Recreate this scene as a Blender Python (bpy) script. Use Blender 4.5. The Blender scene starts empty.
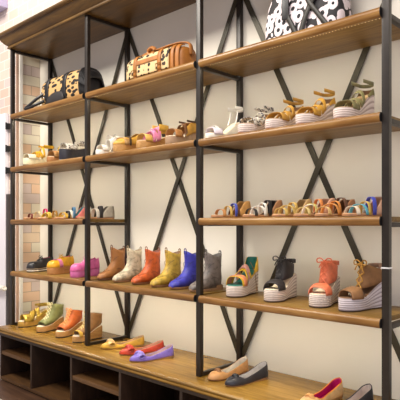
import bpy, bmesh, math, random
from mathutils import Vector
random.seed(7)
PI = math.pi
C = bpy.context.scene.collection
sin, cos = math.sin, math.cos

# ------------------------------------------------------------------ materials
def lin(c):
    return c / 12.92 if c <= 0.04045 else ((c + 0.055) / 1.055) ** 2.4
def rgb(r, g, b):
    return (lin(r / 255), lin(g / 255), lin(b / 255), 1)
def base_mat(name, rough=.5, metal=0.0, spec=.5):
    m = bpy.data.materials.new(name); m.use_nodes = True
    nt = m.node_tree; b = nt.nodes['Principled BSDF']
    b.inputs['Roughness'].default_value = rough
    b.inputs['Metallic'].default_value = metal
    b.inputs['Specular IOR Level'].default_value = spec
    return m, nt, b
def N(nt, kind, **kw):
    n = nt.nodes.new(kind)
    for k, v in kw.items():
        if k in n.inputs.keys(): n.inputs[k].default_value = v
        else: setattr(n, k, v)
    return n
def ramp(nt, stops, interp='LINEAR'):
    r = nt.nodes.new('ShaderNodeValToRGB'); e = r.color_ramp; e.interpolation = interp
    while len(e.elements) < len(stops): e.elements.new(.5)
    for el, (p, c) in zip(e.elements, stops): el.position = p; el.color = c
    return r
_cache = {}
def plain(col, rough=.5, metal=0.0, var=.12, scale=30, spec=.5, bump=.0):
    """a material with a little mottling of its own colour"""
    key = (col, rough, metal, var, scale, spec, bump)
    if key in _cache: return _cache[key]
    m, nt, b = base_mat('mat', rough, metal, spec)
    tc = N(nt, 'ShaderNodeTexCoord')
    no = N(nt, 'ShaderNodeTexNoise', Scale=scale, Detail=4.0)
    c = rgb(*col)
    if max(col) - min(col) > 60: c = tuple(x * .84 for x in c[:3]) + (1,)
    d = tuple(max(0, x * (1 - var * 2)) for x in c[:3]) + (1,)
    h = tuple(min(1, x * (1 + var)) for x in c[:3]) + (1,)
    r = ramp(nt, [(.3, d), (.5, c), (.72, h)])
    nt.links.new(tc.outputs['Object'], no.inputs['Vector'])
    nt.links.new(no.outputs['Fac'], r.inputs['Fac'])
    nt.links.new(r.outputs['Color'], b.inputs['Base Color'])
    if bump:
        bp = N(nt, 'ShaderNodeBump', Strength=bump, Distance=.003)
        nt.links.new(no.outputs['Fac'], bp.inputs['Height']); nt.links.new(bp.outputs['Normal'], b.inputs['Normal'])
    _cache[key] = m
    return m
def wood(name, dark, mid, light, rough=.45, scale=(1.2, 14, 14), spec=.4):
    m, nt, b = base_mat(name, rough, 0, spec)
    tc = N(nt, 'ShaderNodeTexCoord'); mp = N(nt, 'ShaderNodeMapping'); mp.inputs['Scale'].default_value = scale
    n1 = N(nt, 'ShaderNodeTexNoise', Scale=3.0, Detail=6.0, Roughness=.65, Distortion=.8)
    n2 = N(nt, 'ShaderNodeTexNoise', Scale=1.3, Detail=2.0)
    mx = N(nt, 'ShaderNodeMath', operation='MULTIPLY_ADD'); mx.inputs[1].default_value = .6
    r = ramp(nt, [(.30, tuple(x * .78 for x in rgb(*dark)[:3]) + (1,)), (.5, tuple(x * .88 for x in rgb(*mid)[:3]) + (1,)), (.72, tuple(x * .95 for x in rgb(*light)[:3]) + (1,))])
    nt.links.new(tc.outputs['Object'], mp.inputs['Vector'])
    nt.links.new(mp.outputs['Vector'], n1.inputs['Vector']); nt.links.new(tc.outputs['Object'], n2.inputs['Vector'])
    nt.links.new(n1.outputs['Fac'], mx.inputs[0])
    sc = N(nt, 'ShaderNodeMath', operation='MULTIPLY'); sc.inputs[1].default_value = .4
    nt.links.new(n2.outputs['Fac'], sc.inputs[0]); nt.links.new(sc.outputs[0], mx.inputs[2])
    nt.links.new(mx.outputs[0], r.inputs['Fac']); nt.links.new(r.outputs['Color'], b.inputs['Base Color'])
    bp = N(nt, 'ShaderNodeBump', Strength=.15, Distance=.002)
    nt.links.new(n1.outputs['Fac'], bp.inputs['Height']); nt.links.new(bp.outputs['Normal'], b.inputs['Normal'])
    return m
def spots(name, ground, ring, core, scale, a=.22, c=.5, rough=.6, stretch=(1, 1, 1)):
    m, nt, b = base_mat(name, rough)
    tc = N(nt, 'ShaderNodeTexCoord'); mp = N(nt, 'ShaderNodeMapping'); mp.inputs['Scale'].default_value = stretch
    no = N(nt, 'ShaderNodeTexNoise', Scale=scale * 1.1, Detail=2.0)
    ad = N(nt, 'ShaderNodeMixRGB', blend_type='LINEAR_LIGHT', Fac=.005)
    v = N(nt, 'ShaderNodeTexVoronoi', Scale=scale, Randomness=.8)
    r = ramp(nt, [(0, rgb(*core)), (a, rgb(*ring)), (c, rgb(*ground))], 'CONSTANT')
    nt.links.new(tc.outputs['Object'], mp.inputs['Vector']); nt.links.new(mp.outputs['Vector'], no.inputs['Vector'])
    nt.links.new(mp.outputs['Vector'], ad.inputs['Color1']); nt.links.new(no.outputs['Color'], ad.inputs['Color2'])
    nt.links.new(ad.outputs['Color'], v.inputs['Vector'])
    nt.links.new(v.outputs['Distance'], r.inputs['Fac']); nt.links.new(r.outputs['Color'], b.inputs['Base Color'])
    return m
def rope(name, light, dark, bands=7.0):
    """plaited jute: bands that follow the height fraction stored in the UVs"""
    m, nt, b = base_mat(name, .85, 0, .2)
    uv = N(nt, 'ShaderNodeUVMap'); uv.uv_map = 'UVMap'
    sp = N(nt, 'ShaderNodeSeparateXYZ'); nt.links.new(uv.outputs['UV'], sp.inputs[0])
    mu = N(nt, 'ShaderNodeMath', operation='MULTIPLY'); mu.inputs[1].default_value = bands * 2 * PI
    si = N(nt, 'ShaderNodeMath', operation='SINE')
    nt.links.new(sp.outputs['Y'], mu.inputs[0]); nt.links.new(mu.outputs[0], si.inputs[0])
    ma = N(nt, 'ShaderNodeMapRange'); ma.inputs['From Min'].default_value = -1; ma.inputs['From Max'].default_value = 1
    nt.links.new(si.outputs[0], ma.inputs['Value'])
    r = ramp(nt, [(.05, rgb(*dark)), (.55, rgb(*light))])
    nt.links.new(ma.outputs[0], r.inputs['Fac']); nt.links.new(r.outputs['Color'], b.inputs['Base Color'])
    bp = N(nt, 'ShaderNodeBump', Strength=.4, Distance=.004)
    nt.links.new(ma.outputs[0], bp.inputs['Height']); nt.links.new(bp.outputs['Normal'], b.inputs['Normal'])
    return m
def tiles(name, c1, c2, mortar, axis='X', bw=.30, rh=.15, ms=.006, loc=(0, 0, 0)):
    m, nt, b = base_mat(name, .35)
    tc = N(nt, 'ShaderNodeTexCoord'); mp = N(nt, 'ShaderNodeMapping'); mp.inputs['Location'].default_value = loc
    sx = N(nt, 'ShaderNodeSeparateXYZ'); cx = N(nt, 'ShaderNodeCombineXYZ')
    nt.links.new(tc.outputs['Object'], sx.inputs[0]); nt.links.new(sx.outputs[axis], cx.inputs['X']); nt.links.new(sx.outputs['Z'], cx.inputs['Y'])
    br = N(nt, 'ShaderNodeTexBrick', Scale=1.0, Bias=0.0)
    br.inputs['Color1'].default_value = (0, 0, 0, 1); br.inputs['Color2'].default_value = (1, 1, 1, 1)
    br.inputs['Mortar'].default_value = rgb(*mortar); br.inputs['Mortar Size'].default_value = ms
    br.inputs['Brick Width'].default_value = bw; br.inputs['Row Height'].default_value = rh
    nt.links.new(cx.outputs[0], mp.inputs['Vector']); nt.links.new(mp.outputs['Vector'], br.inputs['Vector'])
    r = ramp(nt, [(0, rgb(*c1[0])), (.33, rgb(*c1[1])), (.6, rgb(*c2[0])), (.85, rgb(*c2[1]))], 'CONSTANT')
    mix = N(nt, 'ShaderNodeMixRGB'); mix.inputs['Color2'].default_value = rgb(*mortar)
    nt.links.new(br.outputs['Color'], r.inputs['Fac']); nt.links.new(r.outputs['Color'], mix.inputs['Color1'])
    nt.links.new(br.outputs['Fac'], mix.inputs['Fac']); nt.links.new(mix.outputs['Color'], b.inputs['Base Color'])
    bp = N(nt, 'ShaderNodeBump', Strength=.3, Distance=.003, invert=True)
    nt.links.new(br.outputs['Fac'], bp.inputs['Height']); nt.links.new(bp.outputs['Normal'], b.inputs['Normal'])
    return m
def glow(name, col, strength):
    m, nt, b = base_mat(name)
    b.inputs['Base Color'].default_value = rgb(*col)
    b.inputs['Emission Color'].default_value = rgb(*col); b.inputs['Emission Strength'].default_value = strength
    return m

M_SHELF = wood('shelf_wood', (78, 54, 18), (130, 97, 40), (162, 128, 66), .45)
M_NOSE = wood('nosing_wood', (84, 52, 18), (142, 98, 44), (182, 138, 78), .32, (1.0, 10, 10))
M_TOP = wood('worktop_wood', (76, 50, 12), (134, 97, 34), (172, 132, 58), .26, (1.2, 12, 12), .5)
M_CORN = wood('cornice_wood', (54, 36, 11), (96, 68, 26), (132, 98, 46), .38, (1.0, 8, 8))
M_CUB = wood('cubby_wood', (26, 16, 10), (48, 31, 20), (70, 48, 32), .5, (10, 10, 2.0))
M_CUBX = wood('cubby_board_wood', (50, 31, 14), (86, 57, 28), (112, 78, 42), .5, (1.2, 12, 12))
M_METAL = plain((44, 37, 31), .38, .3, .12, 25)
M_BRACE = plain((60, 53, 36), .36, .3, .12, 18)
M_BLACK = plain((20, 19, 20), .5)
M_WALL = plain((228, 221, 206), .75, 0, .015, 3)
M_FLOORW = wood('step_wood', (46, 29, 19), (78, 52, 34), (104, 72, 48), .5)

# ------------------------------------------------------------------ mesh helpers
def link(name, bm, mats, parent=None, smooth=True, solid=None, sub=0, angle=40):
    me = bpy.data.meshes.new(name)
    bmesh.ops.remove_doubles(bm, verts=bm.verts, dist=1e-5)
    if len(bm.faces): bmesh.ops.recalc_face_normals(bm, faces=bm.faces)
    bm.to_mesh(me); bm.free()
    if not isinstance(mats, (list, tuple)): mats = [mats]
    for m in mats: me.materials.append(m)
    if smooth:
        for p in me.polygons: p.use_smooth = True
        me.set_sharp_from_angle(angle=math.radians(angle))
    o = bpy.data.objects.new(name, me); C.objects.link(o)
    if parent: o.parent = parent
    if solid:
        md = o.modifiers.new('thickness', 'SOLIDIFY'); md.thickness = solid; md.offset = 0
        if len(mats) > 1: md.material_offset = 1; md.material_offset_rim = 0
    if sub:
        sd = o.modifiers.new('round', 'SUBSURF'); sd.levels = sub; sd.render_levels = sub
    return o
def tag(o, label, cat, group=None):
    o['label'] = label; o['category'] = cat
    if group: o['group'] = group
    return o
def empty(name, loc, rot, label, cat, group=None):
    o = bpy.data.objects.new(name, None); C.objects.link(o); o.empty_display_size = .05
    o.location = loc; o.rotation_euler = (0, 0, math.radians(rot))
    return tag(o, label, cat, group)
def struct(o):
    o['kind'] = 'structure'; return o
def box(bm, x0, x1, y0, y1, z0, z1, bev=0.0):
    vs = [bm.verts.new((x, y, z)) for x in (x0, x1) for y in (y0, y1) for z in (z0, z1)]
    f = [(0, 1, 3, 2), (4, 6, 7, 5), (0, 4, 5, 1), (2, 3, 7, 6), (0, 2, 6, 4), (1, 5, 7, 3)]
    fs = [bm.faces.new([vs[i] for i in q]) for q in f]
    if bev:
        es = list({e for fa in fs for e in fa.edges})
        bmesh.ops.bevel(bm, geom=es, offset=bev, segments=2, affect='EDGES', profile=.6)
    return bm
def boxo(name, m, parent, *d, bev=.0015):
    return link(name, box(bmesh.new(), *d, bev=bev), m, parent, angle=30)
def tube(bm, pts, r, seg=7, closed=False):
    pts = [Vector(p) for p in pts]; n = len(pts); rings = []
    up = Vector((0, 0, 1))
    for i, p in enumerate(pts):
        a = pts[(i - 1) % n] if (closed or i > 0) else p
        b = pts[(i + 1) % n] if (closed or i < n - 1) else p
        t = (b - a)
        if t.length < 1e-9: t = Vector((1, 0, 0))
        t.normalize()
        u = t.cross(up)
        if u.length < .15: u = t.cross(Vector((1, 0, 0)))
        u.normalize(); v = t.cross(u).normalized()
        rr = r[i] if isinstance(r, (list, tuple)) else r
        rings.append([bm.verts.new(p + u * rr * cos(2 * PI * k / seg) + v * rr * sin(2 * PI * k / seg)) for k in range(seg)])
    m = n if closed else n - 1
    for i in range(m):
        A, B = rings[i], rings[(i + 1) % n]
        for k in range(seg): bm.faces.new((A[k], A[(k + 1) % seg], B[(k + 1) % seg], B[k]))
    if not closed:
        bm.faces.new(rings[0][::-1]); bm.faces.new(rings[-1])
    return bm
def grid(bm, rows, closed=False):
    V = [[bm.verts.new(p) for p in r] for r in rows]
    for i in range(len(V) - 1):
        n = len(V[i])
        for k in range(n if closed else n - 1):
            try: bm.faces.new((V[i][k], V[i][(k + 1) % n], V[i + 1][(k + 1) % n], V[i + 1][k]))
            except ValueError: pass
    return V
def smooth_path(pts, k=5):
    P = [Vector(p) for p in pts]; out = []
    for i in range(len(P) - 1):
        p0 = P[max(i - 1, 0)]; p1 = P[i]; p2 = P[i + 1]; p3 = P[min(i + 2, len(P) - 1)]
        for j in range(k):
            t = j / k
            out.append(.5 * ((2 * p1) + (p2 - p0) * t + (2 * p0 - 5 * p1 + 4 * p2 - p3) * t * t + (3 * p1 - p0 - 3 * p2 + p3) * t ** 3))
    out.append(P[-1]); return out
def spow(x, e): return math.copysign(abs(x) ** e, x)
def sstep(a, b, x):
    t = min(1, max(0, (x - a) / (b - a))); return t * t * (3 - 2 * t)

# ------------------------------------------------------------------ the setting (floor at z = 0)
ZO = 1.27
W = 1.05                       # bay width, post to post
YR = .3425                     # rear posts
YW = .361                      # wall face
ZA, ZB, ZC, ZD = ZO + .880, ZO + .452, ZO + .027, ZO - .391
ZT = ZO - .832                 # bench top
ZS = ZO + 1.410                # underside of the canopy
XL = -.202                     # tiled return

struct(boxo('wall_back', M_WALL, None, XL - .02, 6.5, YW, YW + .15, 0, 3.6, bev=0))
PK = [(214, 188, 172), (206, 190, 182)]; CR = [(216, 200, 184), (210, 184, 166)]
M_TILE_F = tiles('tile_front', PK, CR, (232, 220, 210), 'X', .165, .082, .004)
M_TILE_S = tiles('tile_return', [(222, 188, 156), (202, 184, 174)], [(222, 212, 188), (220, 196, 166)], (170, 150, 132), 'Y', .168, .086, .003, (-.193, .02, 0))
bm = bmesh.new(); box(bm, -2.6, XL, .133, YW + .1, 0, 3.6)
wl = link('wall_left', bm, [M_TILE_F, M_TILE_S], smooth=False)
for p in wl.data.polygons:
    if p.normal.x > .5: p.material_index = 1
struct(wl)
struct(boxo('wall_header', M_TILE_F, None, XL, 6.5, .133, YW - .001, ZS + .112, 3.6, bev=0))
M_TRIMW = plain((236, 230, 218), .4, 0, .03, 8)
struct(boxo('trim_1', M_TRIMW, None, XL - .002, XL + .012, .160, .193, 0, ZS + .11, bev=.004))
struct(boxo('trim_2', plain((214, 176, 152), .5, 0, .06, 8), None, XL - .012, XL + .003, .134, .158, 0, ZS + .11, bev=.004))
M_LAV = plain((232, 227, 232), .5, 0, .02, 3)
struct(boxo('trim_3', plain((196, 190, 224), .6, 0, .02, 3), None, -2.6, -.345, -.02, .133, 3.155, 3.45, bev=.004))
# pale panelled door leaf on the tiled pier, its black hinges and white rail
dr = struct(boxo('door_1', M_LAV, None, -1.3, -.325, .095, .131, .012, ZO + .956, bev=.004))
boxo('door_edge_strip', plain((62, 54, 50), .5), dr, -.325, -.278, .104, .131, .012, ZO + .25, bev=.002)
for z in (ZO + .84, ZO + .645, ZO + .455):
    b = bmesh.new(); box(b, -.325, -.285, .098, .128, z - .025, z + .025, .004)
    tube(b, [(-.30, .094, z - .03), (-.30, .094, z + .03)], .007)
    link('hinge', b, M_BLACK, dr)
b = bmesh.new(); tube(b, smooth_path([(-1.3, .06, ZO - .562), (-.36, .06, ZO - .562), (-.28, .06, ZO - .562), (-.265, .06, ZO - .556)]), .022, 10)
tube(b, [(-.9, .10, ZO - .562), (-.9, .06, ZO - .562)], .012); tube(b, [(-.4, .10, ZO - .562), (-.4, .06, ZO - .562)], .012)
link('rail', b, M_TRIMW, dr)

M_CARPET = plain((196, 182, 166), .9, 0, .08, 60)
struct(boxo('floor', M_CARPET, None, -2.6, 6.5, -4.5, YW + .1, -.08, 0, bev=0))
struct(boxo('trim_4', M_FLOORW, None, -2.0, 4.2, -.30, -.085, 0, .012, bev=.003))

# ------------------------------------------------------------------ the bench of open cubbies
XE0, XE1 = -.035, 3.75
bench = empty('cubby_bench', (1.8, .1, .0), 0, 'long low dark wood bench of open cubbies along the wall beneath the shelving', 'bench')
bench.location = (0, 0, 0)
YF = -.10
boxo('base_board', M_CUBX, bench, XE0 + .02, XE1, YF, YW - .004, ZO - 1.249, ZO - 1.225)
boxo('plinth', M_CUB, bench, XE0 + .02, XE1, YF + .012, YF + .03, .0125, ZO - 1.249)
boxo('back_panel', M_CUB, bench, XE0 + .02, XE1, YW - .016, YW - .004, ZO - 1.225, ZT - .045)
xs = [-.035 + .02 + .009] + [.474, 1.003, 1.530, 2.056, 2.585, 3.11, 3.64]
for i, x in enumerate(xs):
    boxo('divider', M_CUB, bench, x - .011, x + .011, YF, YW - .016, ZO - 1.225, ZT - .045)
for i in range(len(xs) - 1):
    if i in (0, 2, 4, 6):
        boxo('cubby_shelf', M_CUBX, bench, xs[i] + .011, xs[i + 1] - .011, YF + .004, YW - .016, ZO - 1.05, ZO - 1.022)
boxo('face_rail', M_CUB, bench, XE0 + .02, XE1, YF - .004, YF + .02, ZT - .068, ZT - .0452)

b = bmesh.new()   # worktop with a stepped, rounded front edge
prof = [(YW - .004, 0), (-.112, 0), (-.122, -.003), (-.127, -.009), (-.126, -.015), (-.118, -.018), (-.117, -.023), (-.123, -.026), (-.125, -.034), (-.120, -.041), (-.108, -.045), (YW - .004, -.045)]
R = [[(x, y, ZT + z) for y, z in prof] for x in (XE0, XE1)]
V = grid(b, R, closed=True); b.faces.new(V[0]); b.faces.new(V[1][::-1])
tag(link('worktop', b, M_TOP, angle=35), 'continuous golden brown wooden worktop lying on the dark cubby bench', 'worktop')

# ------------------------------------------------------------------ the shelving unit
unit = empty('shelving_unit', (0, 0, 0), 0, 'tall shop shelving unit with dark steel posts, wooden shelves and crossed back braces', 'shelving')
PH = .0155
for i in range(4):
    for y in (0, YR):
        boxo('post', M_METAL, unit, i * W - PH, i * W + PH, y - .0135, y + .0135, ZT + .0005, ZS)
    for z, t in [(ZT + .001, .018), (ZB - .024, .02), (ZA - .024, .02), (ZC - .024, .02), (ZD - .024, .02), (ZS - .002, .02)]:
        z1 = z + t if z < ZT + .01 else z
        boxo('side_bar', M_METAL, unit, i * W - .0125, i * W + .0125, .0135, YR - .0135, z1 - t, z1)
for i in range(3):
    for s, y in ((1, .3465), (-1, .3535)):
        x0, x1 = (i * W, (i + 1) * W)
        z0, z1 = (ZT + .020, ZS - .018) if s > 0 else (ZS - .018, ZT + .020)
        d = Vector((x1 - x0, 0, z1 - z0)).normalized(); n = Vector((-d.z, 0, d.x)) * .016
        b = bmesh.new(); vs = []
        for yy in (y - .003, y + .003):
            for p, sg in (((x0, yy, z0), 1), ((x0, yy, z0), -1), ((x1, yy, z1), -1), ((x1, yy, z1), 1)):
                vs.append(b.verts.new(Vector(p) + n * sg))
        for q in ((0, 1, 2, 3), (7, 6, 5, 4), (0, 4, 5, 1), (1, 5, 6, 2), (2, 6, 7, 3), (3, 7, 4, 0)): b.faces.new([vs[k] for k in q])
        link('cross_brace', b, M_BRACE, unit, smooth=False)
M_LED = glow('led_bead', (255, 226, 150), 1.6)
def shelf(i, z, led=False):
    xa, xb = i * W + PH + .002, (i + 1) * W - PH - .002
    s = boxo('shelf_board', M_SHELF, unit, xa, xb, -.002, YW - .012, z - .0225, z)
    pts = [(-.002, z)]
    for k in range(9):
        a = PI / 2 + PI * k / 8
        pts.append((-.018 + .0133 * cos(a), z - .0195 + .0195 * sin(a)))
    pts.append((-.002, z - .039))
    b = bmesh.new(); V = grid(b, [[(x, p[0], p[1]) for p in pts] for x in (xa, xb)], closed=True)
    b.faces.new(V[0]); b.faces.new(V[1][::-1]); link('nosing', b, M_NOSE, s, angle=50)
    for x, sg in ((xa, -1), (xb, 1)):
        b = bmesh.new(); o = x + sg * .0016
        V = grid(b, [[(x, p[0], p[1]) for p in pts], [(o, p[0], p[1]) for p in pts]], closed=True); b.faces.new(V[0]); b.faces.new(V[1][::-1])
        link('end_cap', b, M_BLACK, s, angle=50)
    if led:
        b = bmesh.new()
        for k in range(62):
            xx = xa + .03 + k * (xb - xa - .06) / 61
            bmesh.ops.create_icosphere(b, subdivisions=1, radius=.0021, matrix=__import__('mathutils').Matrix.Translation((xx, .036, z - .0235)))
        link('led_bead_row', b, M_LED, s)
for i in range(3):
    shelf(i, ZA, True); shelf(i, ZB); shelf(i, ZD)
    if i != 1: shelf(i, ZC)
boxo('cable_tie', plain((230, 228, 226), .5), unit, 3 * W - PH - .002, 3 * W + PH + .002, -.0155, .0155, ZO - .186, ZO - .180, bev=.001)
# canopy: flat soffit and a mitred crown moulding
boxo('soffit', M_CORN, unit, -.012, 3 * W + .04, -.026, YW - .002, ZS, ZS + .02)
prof = [(-.012, .0), (.004, .0), (.007, .006), (.006, .013), (.001, .017), (.001, .021), (.006, .024), (.016, .032), (.030, .046), (.044, .064), (.052, .078), (.054, .084), (.066, .085), (.074, .088), (.079, .095), (.079, .106), (.074, .11), (-.012, .11)]
b = bmesh.new()
rows = []
for o, z in prof: pass
A = [(-.012 - o, YW - .002, ZS + z) for o, z in prof]
B = [(-.012 - o, -.032 - o, ZS + z) for o, z in prof]
D = [(3 * W + .04, -.032 - o, ZS + z) for o, z in prof]
V = grid(b, [A, B, D], closed=True); b.faces.new(V[0]); b.faces.new(V[2][::-1])
link('cornice', b, M_CORN, unit, angle=25)
boxo('canopy_top', M_CORN, unit, 0, 3 * W + .04, -.02, YW - .002, ZS + .085, ZS + .105)

# ------------------------------------------------------------------ shoe maker (toe towards -Y, origin on the ground under mid-sole)
class Shoe:
    def __init__(s, name, label, cat, group, x, y, z, rot, L=.245, hh=.012, hp=.012, wide=1.0, point=0.0, t0=.1, t1=.64, spring=.0):
        s.root = empty(name, (x, y, z + .0006), rot, label, cat, group)
        s.L, s.hh, s.hp, s.wide, s.point, s.ta, s.tb, s.spring = L, hh, hp, wide, point, t0, t1, spring
    def Y(s, t): return s.L * (.5 - t)
    def hw(s, t):
        t = min(1, max(0, t))
        K = [(0, .030), (.1, .0315), (.25, .030), (.42, .029), (.6, .036), (.74, .041), (.86, .039), (1, .034)]
        for (a, wa), (b_, wb) in zip(K, K[1:]):
            if a <= t <= b_:
                u = (t - a) / (b_ - a); w = wa + (wb - wa) * u * u * (3 - 2 * u); break
        if t < .12: w *= math.sqrt(max(0, 1 - ((.12 - t) / .12) ** 2))
        r = .22 + .16 * s.point
        if t > 1 - r: w *= max(0, 1 - ((t - 1 + r) / r) ** (2.3 - .6 * s.point)) ** (.5 + .25 * s.point)
        return w * s.wide
    def h(s, t): return s.hp + (s.hh - s.hp) * (1 - sstep(s.ta, s.tb, t)) + s.bot(t)
    def bot(s, t): return s.spring * max(0, (t - .72) / .28) ** 2
    def ts(s, a=0, b=1, n=26):
        out = []
        for i in range(n + 1):
            u = .5 - .5 * cos(PI * i / n); out.append(a + (b - a) * (.75 * u + .25 * i / n))
        return out
    def slab(s, name, mat, top, bot, levels, child_of=None, a=0, b=1):
        """closed body between two height functions; levels: (v, outline scale, heel push)"""
        bm = bmesh.new(); uvl = bm.loops.layers.uv.new('UVMap'); T = s.ts(a, b); n = len(T)
        rows = []; vv = {}
        for v, sc in levels:
            r = []
            for sg, seq in ((1, T), (-1, T[::-1])):
                for t in seq:
                    zb, zt = bot(t), top(t)
                    p = bm.verts.new((sg * s.hw(t) * sc, s.Y(t) * (1 + (sc - 1) * .5), zb + (zt - zb) * v)); vv[p] = v
                    r.append(p)
            rows.append(r)
        m = len(rows[0])
        for A, B in zip(rows, rows[1:]):
            for k in range(m):
                f = bm.faces.new((A[k], A[(k + 1) % m], B[(k + 1) % m], B[k]))
        for r in (rows[0], rows[-1]):
            for k in range(n - 1):
                bm.faces.new((r[k], r[k + 1], r[m - 2 - k], r[m - 1 - k]))
        for f in bm.faces:
            for l in f.loops: l[uvl].uv = (l.vert.co.y * 8, vv[l.vert])
        return link(name, bm, mat, child_of or s.root, angle=50)
    def sole(s, mat, name='sole', edge=.975):
        return s.slab(name, mat, s.h, s.bot, [(0, .965), (.04, .99), (.5, 1.0), (.93, 1.0), (1, edge)])
    def outsole(s, mat, th=.006):
        """dark rubber tread just under the front of a wedge"""
        return s.slab('outsole', mat, lambda t: s.bot(t) + th, s.bot, [(0, .98), (.5, 1.008), (1, 1.004)])
    def insole(s, mat, a=0.01, b=.985, lift=.003):
        return s.slab('insole', mat, lambda t: s.h(t) + lift, lambda t: s.h(t) - .002, [(0, .93), (.6, .93), (1, .9)], a=a, b=b)
    def heel_block(s, mat, zt, t1=.26, sc=.92):
        return s.slab('heel', mat, lambda t: zt, lambda t: 0.0, [(0, sc * .96), (1, sc)], a=0.01, b=t1)
    def arch(s, name, mat, L0, L1, R0, R1, H, e=.62, sc=1.03, n=14, m=6, th=.003, base=-.004, parent=None):
        bm = bmesh.new(); rows = []
        for j in range(m + 1):
            r = []
            for i in range(n + 1):
                u = i / n; ph = PI * u
                t = (L0 + (L1 - L0) * j / m) * (1 - u) + (R0 + (R1 - R0) * j / m) * u
                hz = H(t) if callable(H) else H
                r.append((-spow(cos(ph), e) * s.hw(t) * sc, s.Y(t), s.h(t) + base + (hz - base) * abs(sin(ph)) ** .9))
            rows.append(r)
        grid(bm, rows); return link(name, bm, mat, parent or s.root, solid=th)
    def ring(s, name, mat, a, b, H, phi, e=.5, sc=1.0, m=8, th=.003, pull=.5, parent=None, z0=None, lean=0.0):
        """wall that rises from the footbed edge, from t=a..b on both sides (joined round heel and/or toe)"""
        bm = bmesh.new(); T = s.ts(a, b); L = s.L; rows = []
        seq = [(1, t) for t in T[::-1]] + [(-1, t) for t in (T[1:] if a == 0 else T)]
        if a > 0: raise ValueError
        closed = b >= 1
        if closed: seq = seq[:-1]
        for sg, t in seq:
            P = Vector((sg * s.hw(t) * sc, s.Y(t) * (1 + (sc - 1) * .4), 0)); ym = min(max(P.y, -L / 2 + L * .12), L / 2 - L * .12)
            Mp = Vector((0, ym, 0)); r = []
            pm = math.radians(phi(t)); hz = H(t)
            for k in range(m + 1):
                ph = pm * k / m; q = max(0, cos(ph)) ** e if ph < PI / 2 - 1e-4 else 0
                p = Mp + (P - Mp) * q
                lo = s.h(t) - .003 if z0 is None else z0(t)
                r.append((p.x, p.y + lean * sin(ph), lo + hz * sin(ph)))
            rows.append(r)
        if closed: rows.append(rows[0])
        grid(bm, rows); return link(name, bm, mat, parent or s.root, solid=th)
    def heel_strap(s, mat, tb, z0, z1, name='heel_strap', k=.9, th=.003, drop=0.0, parent=None):
        """band round the back of the heel between heights z0 and z1 above the footbed"""
        bm = bmesh.new(); T = s.ts(0, tb, 14); rows = []
        seq = [(1, t) for t in T[::-1]] + [(-1, t) for t in T[1:]]
        for sg, t in seq:
            d = -drop * sstep(0, tb, t)
            rows.append([(sg * s.hw(t) * k, s.Y(t) * .985, s.h(0) + z + d) for z in (z0, (z0 + z1) / 2, z1)])
        grid(bm, rows); return link(name, bm, mat, parent or s.root, solid=th)
    def loft(s, name, mats, rings, n=22, th=.0032, cap0=False, parent=None):
        bm = bmesh.new(); rows = []
        for r in rings:
            (fy, fz), (by, bz), w = r[:3]; e = r[3] if len(r) > 3 else .8; wave = r[4] if len(r) > 4 else 0
            row = []
            for i in range(n):
                a = 2 * PI * i / n
                y = (fy + by) / 2 + (fy - by) / 2 * spow(cos(a), .9); z = (fz + bz) / 2 + (fz - bz) / 2 * cos(a) + wave * cos(2 * a)
                row.append((w * spow(sin(a), e), y, z))
            rows.append(row)
        V = grid(bm, rows, closed=True)
        if cap0: bm.faces.new(V[0])
        return link(name, bm, mats, parent or s.root, solid=th)
    def laces(s, mat, p0, p1, hw, n=4, r=.0018, parent=None, name='laces'):
        """criss-cross cord from (y,z) p0 up to p1"""
        bm = bmesh.new()
        for k in range(n):
            a, b_ = k / n, (k + 1) / n
            for sg in (1, -1):
                P = []
                for j in range(6):
                    u = j / 5; v = a + (b_ - a) * u
                    P.append((sg * hw * (1 - 2 * u), p0[0] + (p1[0] - p0[0]) * v, p0[1] + (p1[1] - p0[1]) * v + .004 * sin(PI * u)))
                tube(bm, P, r, 6)
        return link(name, bm, mat, parent or s.root)
    def bow(s, mat, y, z, w=.03, r=.0022, tails=.03, parent=None, name='bow', fwd=-1):
        bm = bmesh.new()
        for sg in (1, -1):
            tube(bm, smooth_path([(0, y, z), (sg * w * .5, y + fwd * .004, z + w * .45), (sg * w, y + fwd * .006, z + w * .35), (sg * w * .95, y + fwd * .008, z - .004), (sg * w * .4, y + fwd * .006, z - .002), (0, y, z)], 4), r, 6)
            tube(bm, smooth_path([(0, y, z), (sg * w * .4, y + fwd * .012, z - tails * .35), (sg * w * .65, y + fwd * .016, z - tails)], 4), r, 6)
        bmesh.ops.create_uvsphere(bm, u_segments=8, v_segments=6, radius=r * 2, matrix=__import__('mathutils').Matrix.Translation((0, y, z)))
        return link(name, bm, mat, parent or s.root)
    def buckle(s, mat, t, side, z, r=.008):
        bm = bmesh.new(); x = side * (s.hw(t) * 1.06 + .003); y = s.Y(t)
        tube(bm, [(x, y - r, z - r), (x, y + r, z - r), (x, y + r, z + r), (x, y - r, z + r)], .0018, 6, True)
        return link('buckle', bm, mat, s.root)

CREAM = plain((226, 208, 178), .6)
NUDE = plain((206, 160, 120), .55)
TAN = plain((176, 120, 66), .6)
BRASS = plain((200, 160, 80), .3, .8)
SOLE_D = plain((66, 46, 34), .6)
SOLE_B = plain((34, 28, 26), .6)
LEA = lambda c, r=.45, v=.14, sc=26: plain(c, r, 0, v, sc)

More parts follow.
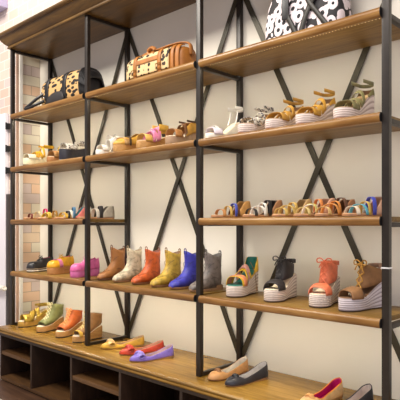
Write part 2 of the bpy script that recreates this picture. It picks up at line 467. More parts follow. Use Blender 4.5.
# ---- cowboy ankle boots
def boot(label, x, y, rot, col, lining, heelc, var=.2, L=.245, k=1.0, z=ZD, metal=0):
    s = Shoe('ankle_boot', label, 'boot', 'cowboy boots on the second shelf above the worktop', x, y, z, rot, L, .012, .012, 1.0, .5, spring=.006)
    m = plain(col, .5, metal, var, 42, bump=.25); ln = LEA(lining)
    s.slab('sole', LEA(heelc, .6), lambda t: s.bot(t) + .013, s.bot, [(0, 1.02), (.5, 1.07), (1, 1.05)], a=.0, b=1)
    s.heel_block(LEA(heelc, .6), .028, .26, 1.06)
    a = L / .245
    rg = [((-.121, .020), (-.121, .012), .006, .8), ((-.115, .032), (-.117, .010), .020, .8), ((-.096, .046), (-.098, .010), .033, .75), ((-.062, .058), (-.064, .010), .0405, .7),
          ((-.034, .070), (-.03, .010), .040, .7), ((-.014, .092), (.018, .010), .037, .75), ((.000, .116), (.072, .011), .035, .8), ((.006, .140), (.110, .022), .035, .85),
          ((.006, .160), (.115, .062), .036, .9), ((.004, .180), (.111, .110), .037, .95), ((.001, .198), (.112, .155), .038, 1, .003), ((-.002, .213), (.115, .203), .039, 1, .010)]
    rg = [((f[0] * a, f[1] * k), (b_[0] * a, b_[1] * k), w, *rest) for f, b_, w, *rest in rg]
    up = s.loft('upper', [m, ln], rg, 26, .003, cap0=True)
    # pull tabs at the top edge, stitched vein over the vamp
    for yy, zz in ((.115 * a, .212 * k), (-.002 * a, .223 * k)):
        b = bmesh.new(); tube(b, smooth_path([(-.008, yy, zz - .02), (-.008, yy, zz + .006), (0, yy, zz + .014), (.008, yy, zz + .006), (.008, yy, zz - .02)], 4), .003, 6)
        link('pull_tab', b, ln, s.root)
    b = bmesh.new()
    for sg in (1, -1):
        tube(b, smooth_path([(0, -.075 * a, .056), (sg * .022, -.045 * a, .065), (sg * .033, .0, .07), (sg * .039, .04 * a, .075), (sg * .03, .09 * a, .05)], 5), .0016, 5)
        tube(b, smooth_path([(sg * .012, .0, .128 * k), (sg * .030, .016 * a, .15 * k), (sg * .037, .06 * a, .165 * k), (sg * .032, .095 * a, .14 * k)], 5), .0016, 5)
    link('stitching', b, plain(tuple(int(c * .72) for c in col), .5), s.root)
    return s
boot('tan suede cowboy ankle boot, leftmost boot of the row', 1.10, .165, 6, (172, 112, 56), (120, 74, 40), (96, 62, 38), .1)
boot('grey white cracked leather cowboy boot between the tan and orange boots', 1.278, .165, 2, (196, 182, 152), (150, 128, 96), (150, 112, 76), .24)
boot('bright orange leather cowboy ankle boot between the grey and yellow boots', 1.468, .165, 4, (208, 94, 36), (132, 60, 30), (134, 84, 50), .18)
boot('mustard yellow cowboy boot with a worn brown heel tab', 1.662, .16, 0, (206, 168, 60), (124, 84, 40), (140, 98, 56), .22)
boot('cobalt blue leather cowboy ankle boot, beside the yellow boot', 1.825, .165, -2, (62, 62, 178), (48, 46, 110), (150, 110, 72), .2)
boot('worn charcoal grey cowboy boot half hidden behind a steel post', 1.998, .16, -3, (112, 102, 96), (70, 62, 58), (166, 128, 92), .25)

# ---- platform oxfords on shelf D, left bay
G = 'platform lace-up shoes on the second shelf above the worktop'
def oxford(label, x, y, rot, up, lin_, hh, hp, solem, lace, band=None, soles=None, H=.05):
    s = Shoe('platform_shoe', label, 'shoe', G, x, y, ZD, rot, .245, hh, hp, 1.12, 0.0)
    if soles:
        n = len(soles)
        for i, m in enumerate(soles):
            s.slab('sole_layer', m, lambda t, i=i: s.h(t) * (i + 1) / n, lambda t, i=i: s.h(t) * i / n, [(0, .985), (.2, 1.0), (.8, 1.0), (1, .985)])
    else: s.sole(solem)
    m = LEA(up, .4)
    s.ring('upper', [m, LEA(lin_)], 0, 1, lambda t: H + .028 * (1 - sstep(.45, .62, t)) * sstep(.0, .06, t) + .016 * (1 - sstep(.0, .14, t)) - .012 * sstep(.8, 1, t), lambda t: 62 + 28 * sstep(.50, .58, t), .55, 1.0, 9)
    s.arch('tongue', m, .42, .60, .42, .60, lambda t: .074 - .1 * (t - .42), .8, .62, th=.003)
    s.laces(lace, (s.Y(.66), s.h(.66) + .046), (s.Y(.45), s.h(.45) + .078), .014, 3)
    s.bow(lace, s.Y(.46), s.h(.46) + .082, .022, .0017, .022)
    if band: s.arch('vamp_strap', LEA(band), .60, .73, .52, .67, H + .006, .58, 1.04)
    return s
oxford('black leather lace-up oxford shoe with white layered platform sole', .19, .14, 6, (34, 32, 34), (180, 60, 110), .040, .032, None, plain((20, 20, 20), .5), soles=[plain((40, 34, 32)), plain((228, 216, 196)), plain((60, 48, 42)), plain((214, 196, 168))], H=.052)
oxford('yellow platform shoe with pink strap and chunky tan wooden sole', .475, .15, 8, (226, 166, 30), (214, 90, 150), .062, .056, wood('clog_wood', (150, 96, 48), (186, 130, 74), (206, 152, 96), .5, (14, 2, 14)), plain((206, 150, 40), .6), band=(226, 130, 180), H=.05)
oxford('fuchsia pink lace-up platform shoe with pink wedge sole beside the steel post', .80, .15, 2, (222, 104, 164), (206, 60, 130), .058, .048, LEA((214, 112, 168)), plain((236, 170, 204), .6), H=.052)

# ---- rope wedge sandals, right bay of shelf D
ROPE = rope('jute_rope', (226, 212, 200), (176, 160, 148), 7)
ROPE2 = rope('jute_rope_grey', (214, 204, 206), (166, 154, 156), 6)
GD = 'rope wedge sandals on the second shelf above the worktop'
def cuffs(s, m, lin_, lace, hs=None):
    hh = s.hh
    s.arch('toe_band', m, .66, .90, .66, .90, lambda t: .046 - .07 * max(0, t - .72), .6, 1.05)
    y0 = s.Y(.60)
    f = s.loft('ankle_cuff', [m, LEA(lin_)], [((y0, s.h(.60) + .036), (s.Y(.12), hh - .002), .036, .7), ((y0 + .010, s.h(.55) + .055), (s.Y(.09), hh + .012), .036, .75), ((y0 + .022, hh + .050), (s.Y(.075), hh + .028), .035, .85), ((y0 + .028, hh + .080), (s.Y(.07), hh + .042), .036, .95)], 24, .003)
    s.laces(lace, (y0 - .002, s.h(.60) + .036), (y0 + .024, hh + .076), .018, 3, .0026)
    s.bow(lace, y0 + .018, hh + .082, .034, .003, .03)
    s.heel_strap(hs or m, .24, .058, .078, k=.86)
s = Shoe('wedge_sandal', 'green, yellow and coral strappy rope wedge sandal, leftmost of the wedges beside the boots', 'sandal', GD, 2.262, .17, ZD, 12, .285, .125, .060, 1.25)
s.sole(ROPE); s.outsole(SOLE_D); s.insole(LEA((30, 110, 96)))
s.arch('toe_band', LEA((240, 150, 104)), .62, .80, .62, .80, .05, .6, 1.05)
s.arch('toe_trim', LEA((236, 190, 40)), .80, .84, .80, .84, .046, .6, 1.06)
s.ring('heel_counter', [LEA((232, 184, 44)), LEA((24, 112, 96))], 0, .36, lambda t: .112 - .104 * sstep(.05, .28, t), lambda t: 44, .5, 1.0)
yel = LEA((236, 190, 44))
for a, b_ in ((.34, .60), (.62, .36)):
    s.arch('cross_strap', yel, a, a + .045, b_, b_ + .045, .066, .8, .95)
s.arch('instep_strap', LEA((222, 160, 150)), .40, .50, .40, .50, .076, .8, .9)
b = bmesh.new(); tube(b, smooth_path([(.02, s.Y(.32), s.hh + .05), (.045, s.Y(.3), .12), (.055, s.Y(.3), .04), (.07, s.Y(.38), .005), (.085, s.Y(.5), .003)], 6), .0016, 6); link('loose_tie', b, plain((150, 110, 50), .6), s.root)
s = Shoe('wedge_sandal', 'black peep-toe rope wedge sandal with ties, between the green and coral wedges', 'sandal', GD, 2.512, .17, ZD, 10, .285, .122, .060, 1.2)
s.sole(ROPE); s.outsole(SOLE_D); s.insole(CREAM); cuffs(s, LEA((44, 38, 38), .6), (206, 182, 160), plain((34, 30, 30), .6))
s = Shoe('wedge_sandal', 'coral orange peep-toe rope wedge sandal with tied bow', 'sandal', GD, 2.766, .175, ZD, 12, .285, .124, .06, 1.22)
s.sole(ROPE); s.outsole(SOLE_D); s.insole(CREAM); cuffs(s, LEA((234, 124, 84), .55), (222, 190, 160), plain((222, 110, 70), .6))
s = Shoe('wedge_sandal', 'brown suede rope wedge sandal with tan bow, nearest the right-hand steel post', 'sandal', GD, 2.962, .168, ZD, -14, .285, .124, .058, 1.14)
s.sole(ROPE2); s.outsole(SOLE_D); s.insole(plain((120, 88, 62))); cuffs(s, LEA((150, 106, 64), .7), (120, 86, 56), plain((196, 144, 50), .6), LEA((172, 132, 104)))

# ---- tall wedges on the worktop, left end
GT = 'peep-toe wedges on the left end of the worktop'
CORK = wood('cork_wood', (150, 104, 50), (188, 138, 76), (210, 164, 104), .5, (14, 3, 14))
def wedge(label, x, y, rot, hh=.085, hp=.042, sole=CORK, L=.25, wide=1.08):
    s = Shoe('peep_toe_wedge', label, 'shoe', GT, x, y, ZT, rot, L, hh, hp, wide)
    s.sole(sole); s.outsole(SOLE_B, .007); s.insole(CREAM); return s
s = wedge('metallic gold slingback platform wedge nearest the tiled pier', .135, .115, -4, .098, .046, plain((196, 152, 70), .35, .2), .27)
gold = plain((206, 170, 70), .3, .45, .12, 30)
s.arch('toe_band', gold, .60, .88, .60, .88, .05, .6, 1.05); s.arch('cross_strap', gold, .44, .56, .58, .70, .068, .7, 1.02)
s.arch('instep_strap', gold, .40, .50, .36, .46, .072, .9, .9); s.heel_strap(gold, .42, .054, .072, 'slingback', .95, .003, .0); s.ring('side_panel', [gold, CREAM], 0, .5, lambda t: .034 - .012 * sstep(.3, .5, t), lambda t: 50, .5, 1.02)
s.buckle(BRASS, .40, 1, s.hh + .06)
def bootie(s, m, lin_, lace, top=.115):
    hh = s.hh; y0 = s.Y(.80)
    rg = [((s.Y(.87), s.hp + .030), (s.Y(.84), s.h(.84) - .002), .037, .65), ((s.Y(.76), s.hp + .045), (s.Y(.70), s.h(.70) - .002), .041, .65), ((s.Y(.64), s.h(.64) + .058), (s.Y(.45), s.h(.45) - .002), .038, .7),
          ((s.Y(.56), s.h(.5) + .075), (s.Y(.14), hh - .002), .035, .75), ((s.Y(.50), hh + .068), (s.Y(.02), hh + .02), .034, .8), ((s.Y(.46), hh + .09), (s.Y(.02), hh + .06), .035, .9), ((s.Y(.45), hh + top), (s.Y(.0), hh + top - .02), .038, 1)]
    s.loft('upper', [m, LEA(lin_)], rg, 26, .003)
    s.laces(lace, (s.Y(.76) - .002, s.h(.76) + .044), (s.Y(.62) - .004, s.h(.62) + .062), .02, 2, .0032)
    s.laces(lace, (s.Y(.62) - .004, s.h(.62) + .062), (s.Y(.46) - .004, hh + top - .004), .02, 4, .0032, name='upper_laces')
    s.bow(lace, s.Y(.47) - .006, hh + top, .026, .0028, .03)
s = wedge('olive green lace-up peep-toe wedge bootie next to the gold wedge', .40, .105, 10, .088, .044)
bootie(s, LEA((122, 124, 70), .6), (140, 130, 84), plain((206, 196, 150), .6))
s = wedge('orange lace-up peep-toe wedge bootie between the olive and brown wedges', .665, .105, 12, .085, .044)
bootie(s, LEA((222, 112, 48), .55), (150, 80, 44), plain((240, 160, 90), .6), .10)
s = wedge('light brown lace-up wedge with yellow toe strap, behind the second front steel post', .905, .10, 4, .088, .044)
bootie(s, LEA((166, 118, 66), .6), (140, 100, 60), plain((220, 190, 120), .6), .105)
s.arch('toe_strap', LEA((216, 170, 60)), .80, .90, .80, .90, .036, .6, 1.08)

# ---- ballet flats on the worktop
GF = 'ballet flats on the worktop'
def flat(label, x, y, rot, col, lin_, bowc, solec=(196, 150, 100), L=.255, bow=True, rim=None, point=.6, metal=0, ins=None, hk=.074, bs=1.0, mid=.024):
    s = Shoe('ballet_flat', label, 'shoe', GF, x, y, ZT, rot, L, .016, .008, 1.0, point, .08, .45, spring=.004)
    s.sole(LEA(solec)); s.heel_block(LEA(solec), .014, .24, .9)
    m = plain(col, .42, metal, .12, 30)
    Hf = lambda t: hk - (hk - mid) * min(1, t / .6) ** .7 + (.036 - mid) * sstep(.56, .72, t) - .012 * sstep(.80, 1, t)
    s.ring('upper', [m, LEA(lin_)], 0, 1, Hf, lambda t: 50 + 40 * sstep(.66, .76, t), .5, 1.02, 8)
    s.insole(LEA(ins or lin_), .03, .9)
    if rim:
        b = bmesh.new(); P = []
        T = s.ts(0, .72, 18)
        for sg, seq in ((1, T[::-1]), (-1, T[1:])):
            for t in seq:
                ph = math.radians(50 + 40 * sstep(.66, .76, t)); k = max(0.01, cos(ph)) ** .5
                yy = s.Y(t) * 1.008; ym = min(max(yy, -L / 2 + L * .12), L / 2 - L * .12)
                P.append((sg * s.hw(t) * 1.02 * k, ym + (yy - ym) * k, s.h(t) - .003 + Hf(t) * sin(ph) + .001))
        tube(b, P, .0024, 6); link('piping', b, LEA(rim), s.root)
    if bow:
        mb = plain(bowc, .5, 0, .15, 40); y, z = s.Y(.78), s.h(.78) + .036
        b = bmesh.new()
        for sg in (1, -1):
            for dz, wd in ((0, .044 * bs), (.008, .030 * bs)):
                rows = []
                for j in range(7):
                    u = j / 6; hx = .004 + .018 * bs * sin(PI * min(1, u * .62 + .06))
                    rows.append([(sg * wd * u, y + hx * cos(2 * PI * k / 8), z + dz - .010 * u * u + hx * .55 * sin(2 * PI * k / 8)) for k in range(8)])
                grid(b, rows, closed=True)
        bmesh.ops.create_uvsphere(b, u_segments=10, v_segments=8, radius=.008 * bs, matrix=__import__('mathutils').Matrix.Translation((0, y, z + .004)))
        link('bow', b, mb, s.root)
    return s
flat('mustard yellow ballet flat with a beige rosette bow, leftmost of the trio', 1.262, .135, -24, (212, 164, 52), (226, 188, 150), (226, 184, 120), L=.295)
flat('red orange ballet flat with dark bow between the yellow and purple flats', 1.478, .118, -22, (202, 66, 34), (226, 176, 150), (190, 50, 30), L=.295)
flat('lilac purple ballet flat with a big ruffled bow', 1.642, .058, -18, (134, 112, 202), (206, 180, 178), (150, 132, 214), L=.285, hk=.084)
flat('nude tan ballet flat with small bow, left shoe of the tan and black pair', 2.215, .105, -6, (206, 150, 92), (214, 204, 190), (150, 100, 54), solec=(150, 104, 66), point=.1, ins=(226, 220, 206), L=.28, hk=.094, bs=.55, mid=.034)
flat('black quilted ballet flat with bow, beside the nude tan flat', 2.352, .092, -10, (40, 38, 44), (196, 190, 186), (34, 32, 36), solec=(190, 140, 96), point=.1, ins=(214, 210, 206), L=.28, hk=.096, bs=.55, mid=.034)
flat('beige ballet flat with hot pink lining and orange rim, at the bottom edge', 2.80, .08, -8, (220, 176, 120), (196, 24, 110), (222, 160, 90), rim=(236, 140, 40), point=.3, ins=(186, 20, 100), L=.29, hk=.098, bs=.6, mid=.03)
flat('black ballet flat with pale grey lining, nearest the right end of the worktop', 2.945, .085, -10, (30, 28, 34), (206, 192, 186), (34, 32, 36), point=.3, bow=False, rim=(24, 22, 26), ins=(212, 196, 180), L=.29, hk=.098, mid=.03)

# ---- flat sandals on shelf C
GC = 'flat sandals on the thin middle shelf'
def sandal(label, x, y, rot, counter, straps, solec=(190, 136, 92), L=.28, H=.078, counter2=None, hh=.014):
    s = Shoe('flat_sandal', label, 'sandal', GC, x, y, ZC, rot - 6, L, hh, .011, 1.08, .15, spring=.002)
    s.sole(LEA(solec)); s.insole(LEA((214, 168, 124)))
    m = LEA(counter, .65)
    s.ring('heel_counter', [m, LEA(counter2 or tuple(int(c * .8) for c in counter))], 0, .46, lambda t: H - (H - .012) * sstep(.16, .46, t), lambda t: 55, .42, 1.0)
    for a in straps:
        c, L0, L1, R0, R1, h = a
        s.arch('strap', plain(c, .5), L0, L1, R0, R1, h, .72, 1.04, th=.0028)
    return s
sandal('beige flat sandal with pink ankle strap, leftmost on the thin shelf', .225, .115, 4, (222, 196, 150), [((214, 60, 120), .30, .36, .30, .36, .074), ((120, 50, 40), .72, .78, .80, .86, .034), ((226, 206, 160), .58, .64, .50, .56, .05)], H=.05)
sandal('flat sandal with yellow knotted toe straps beside the pink-strapped sandal', .46, .105, 2, (204, 160, 60), [((224, 186, 50), .74, .82, .66, .74, .036), ((214, 176, 60), .58, .66, .70, .78, .044), ((190, 140, 60), .46, .52, .46, .52, .056)], H=.035)
sandal('multicoloured flat sandal with blue, red and white crossed straps', .69, .115, 0, (216, 120, 110), [((80, 130, 170), .36, .44, .48, .56, .078), ((226, 220, 206), .60, .68, .50, .58, .054), ((40, 40, 44), .56, .62, .64, .70, .05), ((224, 176, 60), .76, .83, .70, .77, .038)], H=.1, counter2=(80, 150, 160))
sandal('black and silver flat sandal with brown straps, right of the second front post', .965, .13, -4, (150, 140, 124), [((40, 36, 36), .30, .40, .36, .46, .080), ((206, 196, 180), .50, .60, .44, .54, .062), ((196, 150, 60), .66, .74, .72, .80, .040)], H=.1)
SU = (206, 152, 84)
sandal('tan flat sandal with bright blue ankle strap, leftmost in the right bay', 2.225, .115, 0, SU, [((84, 98, 208), .34, .41, .44, .51, .066), ((226, 184, 96), .50, .56, .60, .66, .052), ((200, 140, 80), .70, .77, .78, .85, .034), ((110, 70, 40), .40, .46, .36, .42, .05)], H=.1)
sandal('tan flat sandal with crossed black and white straps', 2.435, .12, 0, (176, 126, 84), [((36, 32, 34), .28, .36, .38, .46, .078), ((232, 228, 220), .42, .49, .52, .59, .064), ((230, 226, 218), .62, .69, .54, .61, .048), ((40, 36, 36), .74, .80, .80, .86, .034)], H=.1, counter2=(44, 36, 34))
sandal('pale tan flat sandal with yellow straps beside the black and white one', 2.612, .125, 0, (206, 168, 112), [((224, 186, 96), .40, .48, .50, .58, .062), ((222, 190, 110), .64, .71, .56, .63, .048), ((214, 180, 100), .74, .80, .80, .86, .034)], H=.1)
sandal('light pink and orange strapped flat sandal in front of the crossed brace', 2.742, .12, -2, (222, 168, 136), [((236, 150, 80), .32, .39, .42, .49, .074), ((222, 206, 120), .52, .58, .60, .66, .052), ((232, 226, 214), .62, .67, .54, .59, .048), ((226, 200, 130), .74, .79, .80, .85, .034)], H=.1)
sandal('tan flat sandal with orange straps and dark brown heel', 2.845, .13, 0, (184, 128, 84), [((238, 150, 60), .42, .49, .52, .59, .062), ((236, 160, 80), .64, .70, .56, .62, .05), ((216, 176, 110), .76, .82, .82, .88, .034), ((110, 70, 46), .30, .38, .30, .38, .078)], H=.09, counter2=(100, 64, 40))
sandal('mauve flat sandal with blue, yellow and turquoise straps beside the right-hand post', 3.0, .125, -10, (206, 160, 130), [((72, 84, 206), .30, .38, .40, .48, .076), ((226, 190, 90), .46, .52, .54, .60, .056), ((100, 190, 210), .66, .72, .60, .66, .044), ((224, 206, 180), .76, .82, .80, .86, .034)], H=.1)

# ---- wedges and heels on shelf B
GB = 'wedge sandals on the second shelf from the top'
def bw(label, x, y, rot, sole, hh=.09, hp=.042, L=.255, wide=1.08, ins=None, tread=SOLE_D, name='wedge_sandal'):
    s = Shoe(name, label, 'sandal', GB, x, y, ZB, rot, L, hh, hp, wide); s.sole(sole)
    if tread: s.outsole(tread, .006)
    s.insole(ins or CREAM); return s
yl = LEA((232, 178, 34))
s = bw('cream platform wedge sandal with looping yellow straps, leftmost on its shelf', .20, .12, 6, LEA((226, 214, 176)), .11, .055, L=.28, wide=1.2)
s.arch('toe_band', LEA((226, 216, 190)), .66, .92, .66, .92, .036, .6, 1.05); s.arch('cross_strap', yl, .40, .48, .66, .74, .062, .75, 1.02); s.arch('cross_strap', yl, .64, .72, .42, .50, .06, .75, 1.02)
s.heel_strap(yl, .42, .050, .066, 'ankle_strap', 1.0); s.arch('ankle_front', yl, .36, .42, .36, .42, .074, .9, .95)
s = bw('brown wedge sandal with a yellow and black flower, second on its shelf', .50, .14, 6, TAN, .085, .045)
s.arch('toe_band', LEA((176, 126, 70)), .56, .88, .56, .88, .048, .6, 1.05); s.heel_strap(LEA((170, 120, 66)), .4, .03, .05)
b = bmesh.new()
for k in range(7):
    a = 2 * PI * k / 7
    bmesh.ops.create_icosphere(b, subdivisions=2, radius=.012, matrix=__import__('mathutils').Matrix.Translation((.024 * cos(a), s.Y(.52), s.h(.52) + .062 + .02 * sin(a))))
link('flower', b, spots('flower_spots', (226, 190, 60), (40, 34, 30), (40, 34, 30), 60, .1, .35), s.root)
SN = spots('snake_skin', (206, 198, 186), (52, 48, 52), (120, 112, 108), 75, .12, .42)
s = bw('black wedge sandal with snakeskin print top, left of the second front post', .70, .125, 4, LEA((40, 38, 46)), .105, .085, wide=1.15)
s.arch('toe_band', SN, .50, .90, .50, .90, .042, .6, 1.05); s.heel_strap(SN, .4, .02, .05)
WH = LEA((232, 228, 220), .5, .04)
s = bw('white strappy wedge sandal with side ties, beside the second front post', 1.128, .13, 8, WH, .080, .036, wide=.85)
s.arch('toe_band', WH, .66, .88, .66, .88, .036, .6, 1.05); s.arch('instep', WH, .34, .58, .34, .58, .078, .8, .95); s.heel_strap(WH, .36, .05, .068)
b = bmesh.new()
for sg in (1, -1): tube(b, smooth_path([(sg * .014, s.Y(.42), .135), (sg * .03, s.Y(.43), .155), (sg * .045, s.Y(.44), .145), (sg * .052, s.Y(.46), .115)], 5), .0024, 6)
link('ties', b, plain((196, 190, 180), .6), s.root)
s = bw('mustard yellow closed wedge clog with dark band on tan sole', 1.335, .13, 4, CORK, .085, .055, wide=1.2)
s.ring('upper', [LEA((206, 156, 54)), LEA((140, 96, 46))], 0, 1, lambda t: .052 + .028 * (1 - sstep(.1, .5, t)) - .03 * sstep(.7, 1, t), lambda t: 60 + 30 * sstep(.42, .52, t), .55)
s.arch('band', LEA((70, 50, 34)), .46, .54, .58, .66, .058, .6, 1.05); s.arch('toe_band', LEA((190, 150, 100)), .66, .82, .66, .82, .046, .6, 1.05)
s = bw('tan wedge sandal with pink ruffled straps', 1.57, .13, 3, CORK, .095, .052, wide=1.2)
pk = LEA((232, 140, 180)); s.arch('toe_band', LEA((222, 176, 90)), .68, .90, .68, .90, .044, .6, 1.05)
for a, b_, h in ((.40, .58, .064), (.58, .42, .066), (.30, .36, .080)): s.arch('ruffled_strap', pk, a, a + .1, b_, b_ + .1, h, .75, 1.06)
s.heel_strap(LEA((226, 176, 70)), .4, .03, .075); s.bow(pk, s.Y(.46), s.h(.46) + .066, .024, .0035, .02)
s = bw('brown closed-back wedge sandal with yellow cuff, left of the middle front post', 1.825, .13, 2, plain((176, 142, 110), .7), .095, .052, L=.24, wide=1.15)
s.arch('toe_band', LEA((186, 128, 70)), .62, .88, .62, .88, .046, .6, 1.05); s.ring('heel_counter', [LEA((204, 152, 60)), LEA((150, 100, 50))], 0, .5, lambda t: .082 - .02 * sstep(.2, .5, t), lambda t: 58, .5, 1.02)
s.arch('instep_strap', LEA((120, 78, 44)), .42, .52, .42, .52, .074, .7, 1.02); s.heel_strap(LEA((80, 56, 40)), .44, .055, .066, 'ankle_strap', .98)
# right bay
s = Shoe('high_heel_sandal', 'ivory white high wedge heel sandal with slingback, right of the middle front post', 'sandal', GB, 2.165, .13, ZB, -6, .27, .115, .028, 1.0, 0, .05, .66)
IV = LEA((232, 224, 208), .5, .04)
s.sole(IV); s.insole(CREAM); s.arch('toe_band', plain((226, 216, 226), .5, 0, .03, 20), .68, .90, .68, .90, .034, .6, 1.08); s.arch('toe_flower', WH, .74, .82, .74, .82, .046, .7, .8)
s.heel_strap(WH, .30, .062, .082, 'slingback', .95)
b = bmesh.new()
for sg in (1, -1): tube(b, smooth_path([(sg * .026, s.Y(.22), s.hh + .06), (sg * .029, s.Y(.25), s.hh + .02), (sg * .03, s.Y(.3), s.hh - .02)], 4), .004, 6)
link('side_strap', b, WH, s.root)
ROPE3 = rope('jute_rope_fine', (228, 212, 202), (184, 164, 154), 5)
def esp(label, x, y, rot, col, hh, hp, H=.062, mat=None, lac=None, strap=None):
    s = bw(label, x, y, rot, ROPE3, hh + .052, hp + .014, .275, 1.15, plain((206, 170, 120)), LEA((176, 120, 82)))
    m = mat or LEA(col, .6)
    s.arch('toe_band', m, .66, .84, .62, .80, .038, .6, 1.04)
    s.arch('cross_strap', m, .40, .47, .58, .65, H, .75, 1.0); s.arch('cross_strap', m, .56, .63, .42, .49, H - .004, .75, 1.0)
    s.ring('heel_counter', [m, LEA((150, 110, 70))], 0, .26, lambda t: H - .03 * sstep(.06, .26, t), lambda t: 46, .5, 1.0)
    s.heel_strap(strap or m, .40, H - .004, H + .012, 'ankle_strap', .9); s.arch('instep_strap', m, .36, .42, .36, .42, H + .01, .85, .96)
    return s
esp('rope wedge sandal with grey snakeskin straps beside the ivory heel', 2.385, .13, 2, None, .060, .036, .040, SN)
esp('mustard rope wedge sandal between the snakeskin and ochre wedges', 2.565, .13, -2, (196, 146, 58), .066, .036, .046)
esp('ochre yellow rope wedge sandal between the mustard and olive wedges', 2.742, .13, -3, (206, 152, 50), .078, .036, .048)
esp('olive green rope wedge sandal, rightmost on its shelf', 2.94, .13, -4, (124, 116, 72), .088, .036, .046, None, None, LEA((132, 126, 84)))

# ------------------------------------------------------------------ handbags on the top shelf
def sec(d, h, a, e=.7): return (d / 2 * spow(cos(a), e), h / 2 + h / 2 * spow(sin(a), e))
def bagloft(name, mats, parent, half, d, h, a0, a1, off=0.0, x0=None, x1=None, e=.7, nx=22, na=28, solid=None, endk=.30, z0=0):
    b = bmesh.new(); rows = []; full = abs(a1 - a0) > 6.2
    x0 = -half if x0 is None else x0; x1 = half if x1 is None else x1
    for i in range(nx + 1):
        x = x0 + (x1 - x0) * i / nx
        k = (1 - abs(x / (half * 1.0001)) ** 6) ** .5 if half else 1
        k = endk + (1 - endk) * k; r = []
        for j in range(na + (0 if full else 1)):
            a = a0 + (a1 - a0) * j / na
            y, z = sec((d + 2 * off) * k, (h + 2 * off) * (.75 + .25 * k), a, e)
            r.append((x, y, z - off + z0 + (.25 - .25 * k) * 0))
        rows.append(r)
    V = grid(b, rows, closed=full)
    if full: b.faces.new(V[0]); b.faces.new(V[-1][::-1])
    return link(name, b, mats, parent, solid=solid, angle=60)
rad = math.radians
LEO = spots('leopard_hair', (206, 164, 106), (24, 19, 18), (50, 34, 24), 25, .05, .45, .7, (.72, 1, 1.4))
LEO2 = spots('leopard_hair_small', (224, 192, 140), (34, 24, 18), (110, 66, 30), 34, .14, .42, .7)
COW = spots('white_black_hide', (40, 37, 38), (240, 226, 226), (24, 22, 26), 23, .24, .60, .7, (1, 1, .85))
BLK = plain((30, 27, 27), .45, 0, .2, 30, bump=.3)
bg = empty('handbag', (.555, .19, ZA + .010), 0, 'black leather handbag with leopard print flap and trailing black handle', 'handbag', 'handbags on the top shelf')
bagloft('body', BLK, bg, .31, .20, .24, 0, 2 * PI, endk=.55)
bagloft('flap', LEO, bg, .31, .20, .24, rad(70), rad(216), .005, -.30, .262, solid=.004, endk=.55)
for x in (-.19, .055): bagloft('strap', BLK, bg, .31, .20, .24, rad(62), rad(222), .012, x, x + .045, nx=3, solid=.005, endk=.55)
b = bmesh.new()   # gathered black gusset at the right end
for k in range(7):
    x = .262 + k * .010; kk = 1 - .05 * k
    P = [(x, *(lambda q: (q[0], q[1]))(sec(.205 * kk, .246 * kk, 2 * PI * j / 20))) for j in range(20)]
    tube(b, P, .008, 6, True)
link('gathered_gusset', b, BLK, bg)
b = bmesh.new(); V = grid(b, [[(-.13, -.104, .10), (-.04, -.106, .115), (.05, -.104, .10)], [(-.16, -.118, .06), (-.04, -.125, .06), (.08, -.118, .06)], [(-.19, -.112, .02), (-.04, -.12, .015), (.1, -.112, .02)]])
link('front_pocket', b, plain((44, 38, 36), .5), bg, solid=.006, sub=2)
b = bmesh.new(); tube(b, smooth_path([(-.22, -.085, .13), (-.27, -.13, .09), (-.33, -.17, .035), (-.36, -.185, .012), (-.30, -.18, .012), (-.24, -.16, .03), (-.20, -.11, .06)], 6), .012, 8); link('handle', b, BLK, bg)
b = bmesh.new(); tube(b, [(-.205 + .016 * cos(2 * PI * k / 12), -.121, .075 + .016 * sin(2 * PI * k / 12)) for k in range(12)], .003, 6, True); link('ring_buckle', b, plain((150, 140, 130), .3, .9), bg)

TANL = plain((188, 118, 46), .5, 0, .12, 20)
bg = empty('handbag', (1.588, .18, ZA + .006), 0, 'tan leather satchel with small leopard print panels and coiled top belt', 'handbag', 'handbags on the top shelf')
bagloft('body', TANL, bg, .265, .17, .18, 0, 2 * PI, e=.6, endk=.6)
bagloft('base', plain((74, 30, 42), .6), bg, .265, .17, .18, rad(200), rad(300), .004, -.245, .10, e=.6, solid=.004, endk=.6)
bagloft('flap', LEO2, bg, .265, .17, .18, rad(64), rad(196), .006, -.25, .17, e=.6, solid=.004, endk=.6)
bagloft('band', TANL, bg, .265, .17, .18, rad(160), rad(174), .011, -.13, .09, e=.6, solid=.004, endk=.6)
for x in (-.155, .075): bagloft('strap', TANL, bg, .265, .17, .18, rad(60), rad(210), .012, x, x + .03, nx=3, e=.6, solid=.004, endk=.6)
for x in (-.14, .09):
    b = bmesh.new(); tube(b, [(x - .02, -.105, .055), (x + .02, -.105, .055), (x + .02, -.107, .085), (x - .02, -.107, .085)], .003, 6, True); link('buckle', b, BRASS, bg)
for x in (.20, .235): bagloft('side_tab', TANL, bg, .265, .17, .18, rad(100), rad(200), .010, x - .012, x + .012, nx=3, e=.6, solid=.006, endk=.6)
b = bmesh.new()
for k in range(3): tube(b, [(-.035 + .032 * cos(2 * PI * j / 16), -.05 + .006 * k, .198 + .022 * sin(2 * PI * j / 16)) for j in range(16)], .010, 7, True)
tube(b, smooth_path([(-.035, -.03, .197), (-.10, -.03, .196), (-.16, -.02, .193), (-.20, -.01, .18)], 5), .012, 7)
link('belt_knot', b, TANL, bg)
b = bmesh.new(); P = smooth_path([(-.01, -.03, .198), (.06, -.03, .201), (.14, -.02, .207), (.21, -.01, .205), (.262, 0, .185), (.272, 0, .12)], 6)
rows = [[p + Vector((0, -.014, 0)), p + Vector((0, 0, .004)), p + Vector((0, .014, 0))] for p in P]; grid(b, rows); link('belt_handle', b, TANL, bg, solid=.007)

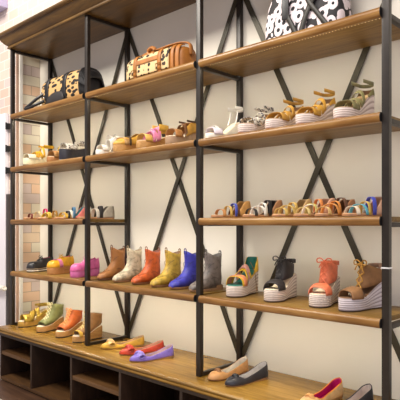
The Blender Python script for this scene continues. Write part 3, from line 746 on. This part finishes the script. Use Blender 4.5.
bg = empty('tote_bag', (2.655, .19, ZA + .001), 0, 'large black and white animal print tote bag in the right bay', 'handbag', 'handbags on the top shelf')
b = bmesh.new(); rows = []
for z, hx, hy in [(0, .19, .06), (.004, .212, .078), (.03, .222, .085), (.12, .222, .084), (.22, .208, .07), (.30, .178, .05), (.335, .172, .038)]:
    rows.append([(hx * spow(cos(2 * PI * k / 36), .35), hy * spow(sin(2 * PI * k / 36), .5), z) for k in range(36)])
V = grid(b, rows, closed=True); b.faces.new(V[0]); b.faces.new(V[-1][::-1]); link('body', b, COW, bg, angle=60)
OLV = plain((56, 52, 44), .5)
for P in ([(-.06, -.048, .325), (-.075, -.092, .19), (-.03, -.094, .09), (.0, -.092, .025)], [(.11, -.046, .325), (.10, -.083, .22), (.055, -.094, .12), (.02, -.092, .03)], [(.03, -.05, .325), (.055, -.088, .2), (.12, -.092, .10), (.17, -.088, .03)]):
    b = bmesh.new(); Q = smooth_path(P, 6); grid(b, [[p + Vector((-.014, 0, 0)), p + Vector((.014, 0, 0))] for p in Q]); link('leather_strap', b, OLV, bg, solid=.006)
for yy in (-.045, .045):
    b = bmesh.new(); tube(b, smooth_path([(-.09, yy, .31), (-.085, yy * 1.1, .38), (-.04, yy * 1.2, .43), (.04, yy * 1.2, .43), (.085, yy * 1.1, .38), (.09, yy, .31)], 6), .009, 8); link('handle', b, BLK, bg)
b = bmesh.new(); box(b, -.085, -.045, -.10, -.088, .12, .23, .006); link('hanging_tag', b, BLK, bg)

# ------------------------------------------------------------------ light
def area(name, loc, target, size, energy, col, sy=None):
    l = bpy.data.lights.new(name, 'AREA'); l.energy = energy; l.size = size; l.color = col
    if sy: l.shape = 'RECTANGLE'; l.size_y = sy
    o = bpy.data.objects.new(name, l); C.objects.link(o); o.location = loc
    o.rotation_euler = (Vector(target) - Vector(loc)).to_track_quat('-Z', 'Y').to_euler()
    return o
area('ceiling_lamp', (.2, -2.1, 4.2), (.9, .3, 1.0), 1.2, 110, (1, .95, .86), .8)
area('ceiling_lamp', (2.6, -2.1, 4.2), (2.2, .3, 1.0), 1.2, 84, (1, .94, .88), .8)
area('window_daylight', (5.8, -2.8, 1.4), (2.6, .3, .9), 1.4, 30, (.84, .86, 1), 1.6)
for z, bays, e in ((ZA, (0, 1, 2), 1.5), (ZB, (0, 1, 2), 1.4), (ZC, (0, 2), 1.4), (ZD, (0, 1, 2), 1.9)):
    for i in bays:
        area('shelf_strip_lamp', ((i + .5) * W, .036, z - .028), ((i + .5) * W, .12, z - .4), .92, e * (1.5, 1.3, .95)[i], (1, .91, .70), .012)
w = bpy.data.worlds.new('World'); bpy.context.scene.world = w; w.use_nodes = True
bgd = w.node_tree.nodes['Background']; bgd.inputs[0].default_value = (.98, .92, .99, 1); bgd.inputs[1].default_value = .41

# ------------------------------------------------------------------ camera
cam = bpy.data.cameras.new('Camera'); co = bpy.data.objects.new('Camera', cam); C.objects.link(co)
cam.sensor_width = 36; cam.lens = 532.55 / 400 * 36; cam.shift_y = (222.96 - 200) / 400
co.location = (4.091, -2.0985, ZO); co.rotation_euler = (PI / 2, 0, math.radians(43.468)); cam.clip_start = .05
sc = bpy.context.scene; sc.camera = co
sc.view_settings.view_transform = 'Standard'; sc.view_settings.look = 'None'
sc.view_settings.gamma = 1; sc.view_settings.use_curve_mapping = False; sc.view_settings.exposure = 0.18
